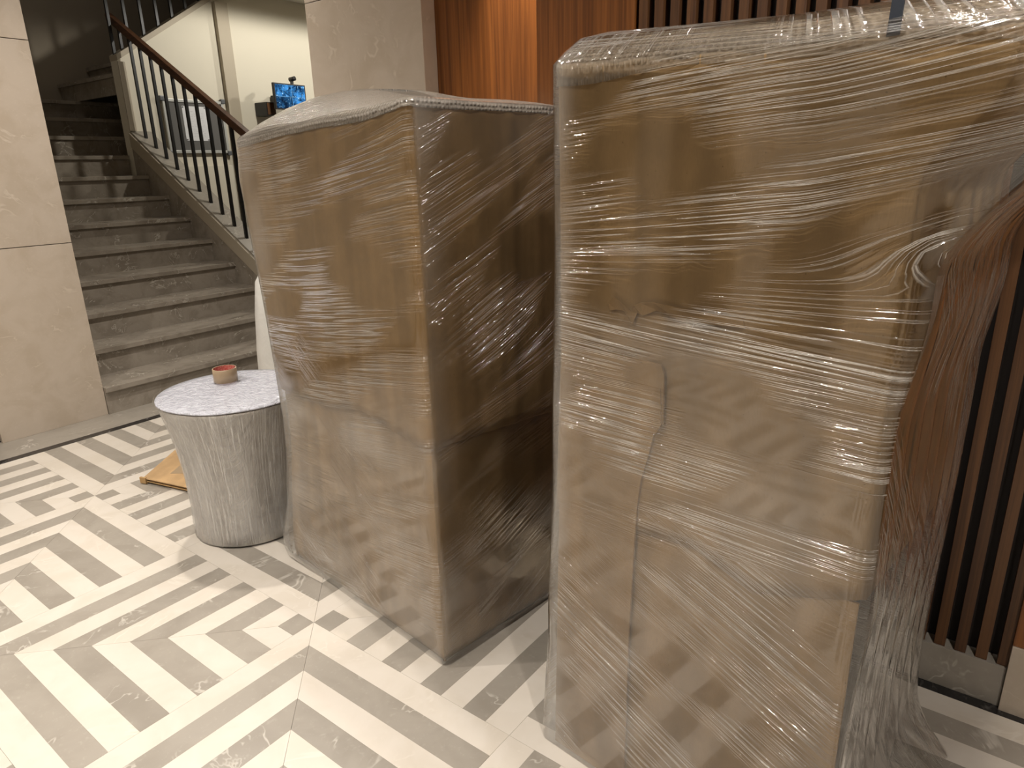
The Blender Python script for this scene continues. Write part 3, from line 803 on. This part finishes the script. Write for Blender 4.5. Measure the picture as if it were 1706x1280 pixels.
lid = [(RB + 0.056, 0.5745), (RB + 0.064, 0.578), (RB + 0.062, 0.583), (RB + 0.03, 0.586), (0.20, 0.589), (0.15, 0.590), (0.10, 0.591), (0.05, 0.591), (0.0005, 0.591)]
lathe('lid_wrap', lid, M['lid_film'], drum, wob=0.010, seed=3)

# ---- tape roll on the drum
def core_print(name):
    t = NT(name); uv = t.n('ShaderNodeTexCoord').outputs['UV']
    br = t.n('ShaderNodeTexBrick'); t.l(uv, br.inputs['Vector']); br.inputs['Scale'].default_value = 60
    br.inputs['Mortar Size'].default_value = 0.02; br.offset = 0.37
    br.inputs['Color1'].default_value = srgb(176, 40, 26); br.inputs['Color2'].default_value = srgb(235, 205, 190); br.inputs['Mortar'].default_value = srgb(176, 40, 26)
    t.bsdf(t.mix(0.55, srgb(182, 44, 28), br.outputs[0]), 0.45)
    return t.m
M['tape'] = plain('brown packing tape', srgb(168, 145, 117), 0.28, 0.05, 90, var=0.05)
M['tape_core'] = core_print('printed tape core')
tp = thing('tape_roll', 'roll of brown packing tape with a red core on the drum lid', 'tape', (0.316, 0.872, 0.595))
ro, ri = 0.0465, 0.0415
lathe('tape', [(ri + 0.0008, 0.0005), (ro - 0.001, 0.0), (ro, 0.001), (ro, 0.054), (ro - 0.001, 0.055), (ri + 0.0008, 0.0545)], M['tape'], tp, n=56, cap=False)
lathe('core', [(ri, 0.0), (ri, 0.0545)], M['tape_core'], tp, n=56, cap=False)

# ---- folded flat carton lying behind the drum
fc = thing('flattened_carton', 'flattened brown cardboard box lying on the floor behind the drum', 'cardboard box', (0.194, 1.533, 0.0))
pts = [(0, 0), (0.064, -0.265), (0.345, -0.046), (0.281, 0.219)]
pts = [(0, 0), (0.075, -0.31), (0.42, -0.10), (0.345, 0.27)]
def sheet(name, z0, z1, grow, mat):
    bm = bmesh.new(); uvl = bm.loops.layers.uv.new('UVMap')
    c = Vector((0.2, 0.0))
    P = [Vector(p) + (Vector(p) - c).normalized() * grow for p in pts]
    A = [bm.verts.new((p.x, p.y, z0)) for p in P]; B = [bm.verts.new((p.x, p.y, z1)) for p in P]
    bm.faces.new(A[::-1]); bm.faces.new(B)
    for i in range(4): bm.faces.new([A[i], A[(i + 1) % 4], B[(i + 1) % 4], B[i]])
    for f in bm.faces:
        for l in f.loops: l[uvl].uv = (l.vert.co.x * 0.5 - l.vert.co.y * 0.85, l.vert.co.x * 0.85 + l.vert.co.y * 0.5)
    return link(name, to_mesh(bm, name), mat, fc)
sheet('bottom_panel', 0.012, 0.016, -0.004, M['kraft2'])
sheet('top_panel', 0.027, 0.031, 0.0, M['kraft_bright'])
box('edge_fold', (-0.004, -0.018, 0.004), (0.006, 0.018, 0.034), M['kraft2'], fc).rotation_euler = (0, 0, 0.3)
for (x, y) in ((0.14, -0.14), (0.27, 0.10), (0.30, -0.06)):
    box('inner_flap', (x - 0.05, y - 0.04, 0.0005), (x + 0.05, y + 0.04, 0.0265), M['kraft2'], fc)
o = box('brown_tape_patch', (-0.055, -0.035, 0.0), (0.055, 0.035, 0.0006), M['tape'], fc); o.location = (0.165, -0.06, 0.0314); o.rotation_euler = (0, 0, 0.62)

# ---- white draped bundle between the drum and the stairs
def drape(name):
    t = NT(name); v = t.n('ShaderNodeTexCoord').outputs['Object']
    g = t.noise(v, 7, 4, 0.6, 0.8)
    t.bsdf(t.mix(g, srgb(205, 202, 196), srgb(222, 219, 212)), 0.4, t.bump(g, 0.5, 0.01))
    return t.m
M['drape'] = drape('white plastic sheet')
dr = tag(lathe('sheeted_bundle', [(0.20, 0.001), (0.20, 0.10), (0.194, 0.30), (0.186, 0.50), (0.168, 0.70), (0.145, 0.86), (0.10, 0.94), (0.0005, 0.95)], M['drape'], None, n=48, wob=0.035, seed=9),
         'white plastic sheeted bundle standing between the wide carton and the stairs', 'bundle')
dr.location = (1.045, 1.45, 0)

# ------------------------------------------------------------------ passage wall: notice board, paper, monitor
nb = thing('notice_board', 'grey felt notice board with aluminium frame behind the railing', 'notice board', (2.36, 4.99, 1.60))
x0, x1, z0, z1 = 2.402, 3.055 - 0.045, 1.592, 2.072
def npart(name, lo, hi, mat, bevel=0.0):
    o = box(name, lo, hi, mat, nb, bevel); o.location -= nb.location; return o
npart('felt_panel', (x0 + 0.02, 4.972, z0 + 0.02), (x1 - 0.02, 4.985, z1 - 0.02), M['felt'])
npart('frame', (x0, 4.962, z0), (x0 + 0.026, 4.99, z1), M['aluminium'], 0.003)
npart('frame', (x1 - 0.026, 4.962, z0), (x1, 4.99, z1), M['aluminium'], 0.003)
npart('frame', (x0, 4.962, z1 - 0.026), (x1, 4.99, z1), M['aluminium'], 0.003)
npart('frame', (x0, 4.962, z0), (x1, 4.99, z0 + 0.026), M['aluminium'], 0.003)
for cx in (x0, x1):
    for cz in (z0, z1):
        npart('corner_cap', (cx - 0.022, 4.955, cz - 0.022), (cx + 0.022, 4.992, cz + 0.022), M['plastic_grey'], 0.008)
def page(name):
    t = NT(name); v = t.n('ShaderNodeTexCoord').outputs['Object']
    sp = t.n('ShaderNodeSeparateXYZ'); t.l(v, sp.inputs[0])
    ln = t.math('SINE', t.math('MULTIPLY', sp.outputs[2], 420.0))
    gate = t.math('MULTIPLY', t.ramp(ln, 0.2, 0.8), t.ramp(t.noise(v, 60, 2), 0.45, 0.55))
    inx = t.math('LESS_THAN', t.math('ABSOLUTE', sp.outputs[0]), 0.09)
    inz = t.math('LESS_THAN', t.math('ABSOLUTE', sp.outputs[2]), 0.12)
    f = t.math('MULTIPLY', t.math('MULTIPLY', gate, 0.25), t.math('MULTIPLY', inx, inz))
    t.bsdf(t.mix(f, srgb(226, 226, 228), srgb(120, 120, 126)), 0.5)
    return t.m
M['page'] = page('printed notice')
pp = thing('paper_notice', 'white printed sheet pinned in the middle of the notice board', 'paper', (2.70, 4.9705, 1.86))
box('sheet', (-0.118, -0.0007, -0.155), (0.118, 0.0007, 0.155), M['page'], pp)
for sx in (-0.108, 0.108):
    for sz in (-0.145, 0.145):
        bm = bmesh.new(); bmesh.ops.create_icosphere(bm, subdivisions=2, radius=0.006)
        link('pin', to_mesh(bm, 'pin', True), M['plastic_grey'], pp, (sx, -0.003, sz))
def screen(name):
    t = NT(name); v = t.n('ShaderNodeTexCoord').outputs['Object']
    sp = t.n('ShaderNodeSeparateXYZ'); t.l(v, sp.inputs[0])
    cell = t.n('ShaderNodeTexChecker'); cell.inputs['Scale'].default_value = 1.0
    n1 = t.noise(v, 18, 4, 0.6, 0.6); n2 = t.noise(v, 55, 2)
    q1 = t.math('GREATER_THAN', sp.outputs[0], 0.02); q2 = t.math('GREATER_THAN', sp.outputs[2], 0.0)
    base = t.mix(t.ramp(n1, 0.35, 0.68), (0.004, 0.016, 0.05, 1), (0.06, 0.30, 0.72, 1))
    dark = t.math('MULTIPLY', t.math('SUBTRACT', 1.0, q1), t.math('SUBTRACT', 1.0, q2))
    base = t.mix(t.math('MULTIPLY', dark, 0.75), base, (0.004, 0.01, 0.025, 1))
    base = t.mix(t.ramp(n2, 0.63, 0.70), base, (0.45, 0.75, 0.95, 1))
    lx = t.math('SUBTRACT', 1.0, t.ramp(t.math('ABSOLUTE', t.math('SUBTRACT', sp.outputs[0], 0.02)), 0.0, 0.004))
    lz = t.math('SUBTRACT', 1.0, t.ramp(t.math('ABSOLUTE', sp.outputs[2]), 0.0, 0.004))
    base = t.mix(t.math('MULTIPLY', t.math('MAXIMUM', lx, lz), 0.5), base, (0.3, 0.6, 0.9, 1))
    em = t.n('ShaderNodeEmission'); t.l(base, em.inputs[0]); em.inputs[1].default_value = 1.3
    t.l(em.outputs[0], t.out.inputs[0]); return t.m
M['screen'] = screen('camera screen')
mo = thing('monitor', 'small black wall monitor showing blue camera pictures', 'monitor', (3.62, 4.70, 2.13), 0.06)
box('bezel', (-0.20, 0.0, -0.125), (0.20, 0.03, 0.125), M['plastic_dark'], mo, 0.003)
box('screen', (-0.186, -0.0012, -0.112), (0.186, -0.0002, 0.112), M['screen'], mo)
box('bracket', (-0.03, 0.03, -0.05), (0.03, 0.28, 0.03), M['plastic_dark'], mo)
wc = thing('webcam', 'small black camera clipped on top of the monitor', 'camera', (3.66, 4.71, 2.256))
box('clip', (-0.012, -0.012, 0.0), (0.012, 0.012, 0.03), M['plastic_dark'], wc)
bm = bmesh.new(); tube(bm, [(0.0, 0.03, 0.044), (0.012, -0.02, 0.05), (0.016, -0.035, 0.052)], 0.021, 14)
link('camera_body', to_mesh(bm, 'camera_body', True), M['plastic_dark'], wc)
sp_ = thing('junction_box', 'small dark brown box on the wall left of the monitor', 'box', (3.44, 4.90, 2.03))
box('housing', (-0.055, -0.10, -0.08), (0.055, 0.095, 0.05), M['plastic_dark'], sp_, 0.004)
box('front_grille', (-0.045, -0.104, -0.07), (0.045, -0.1005, 0.04), M['wood_slat'], sp_)
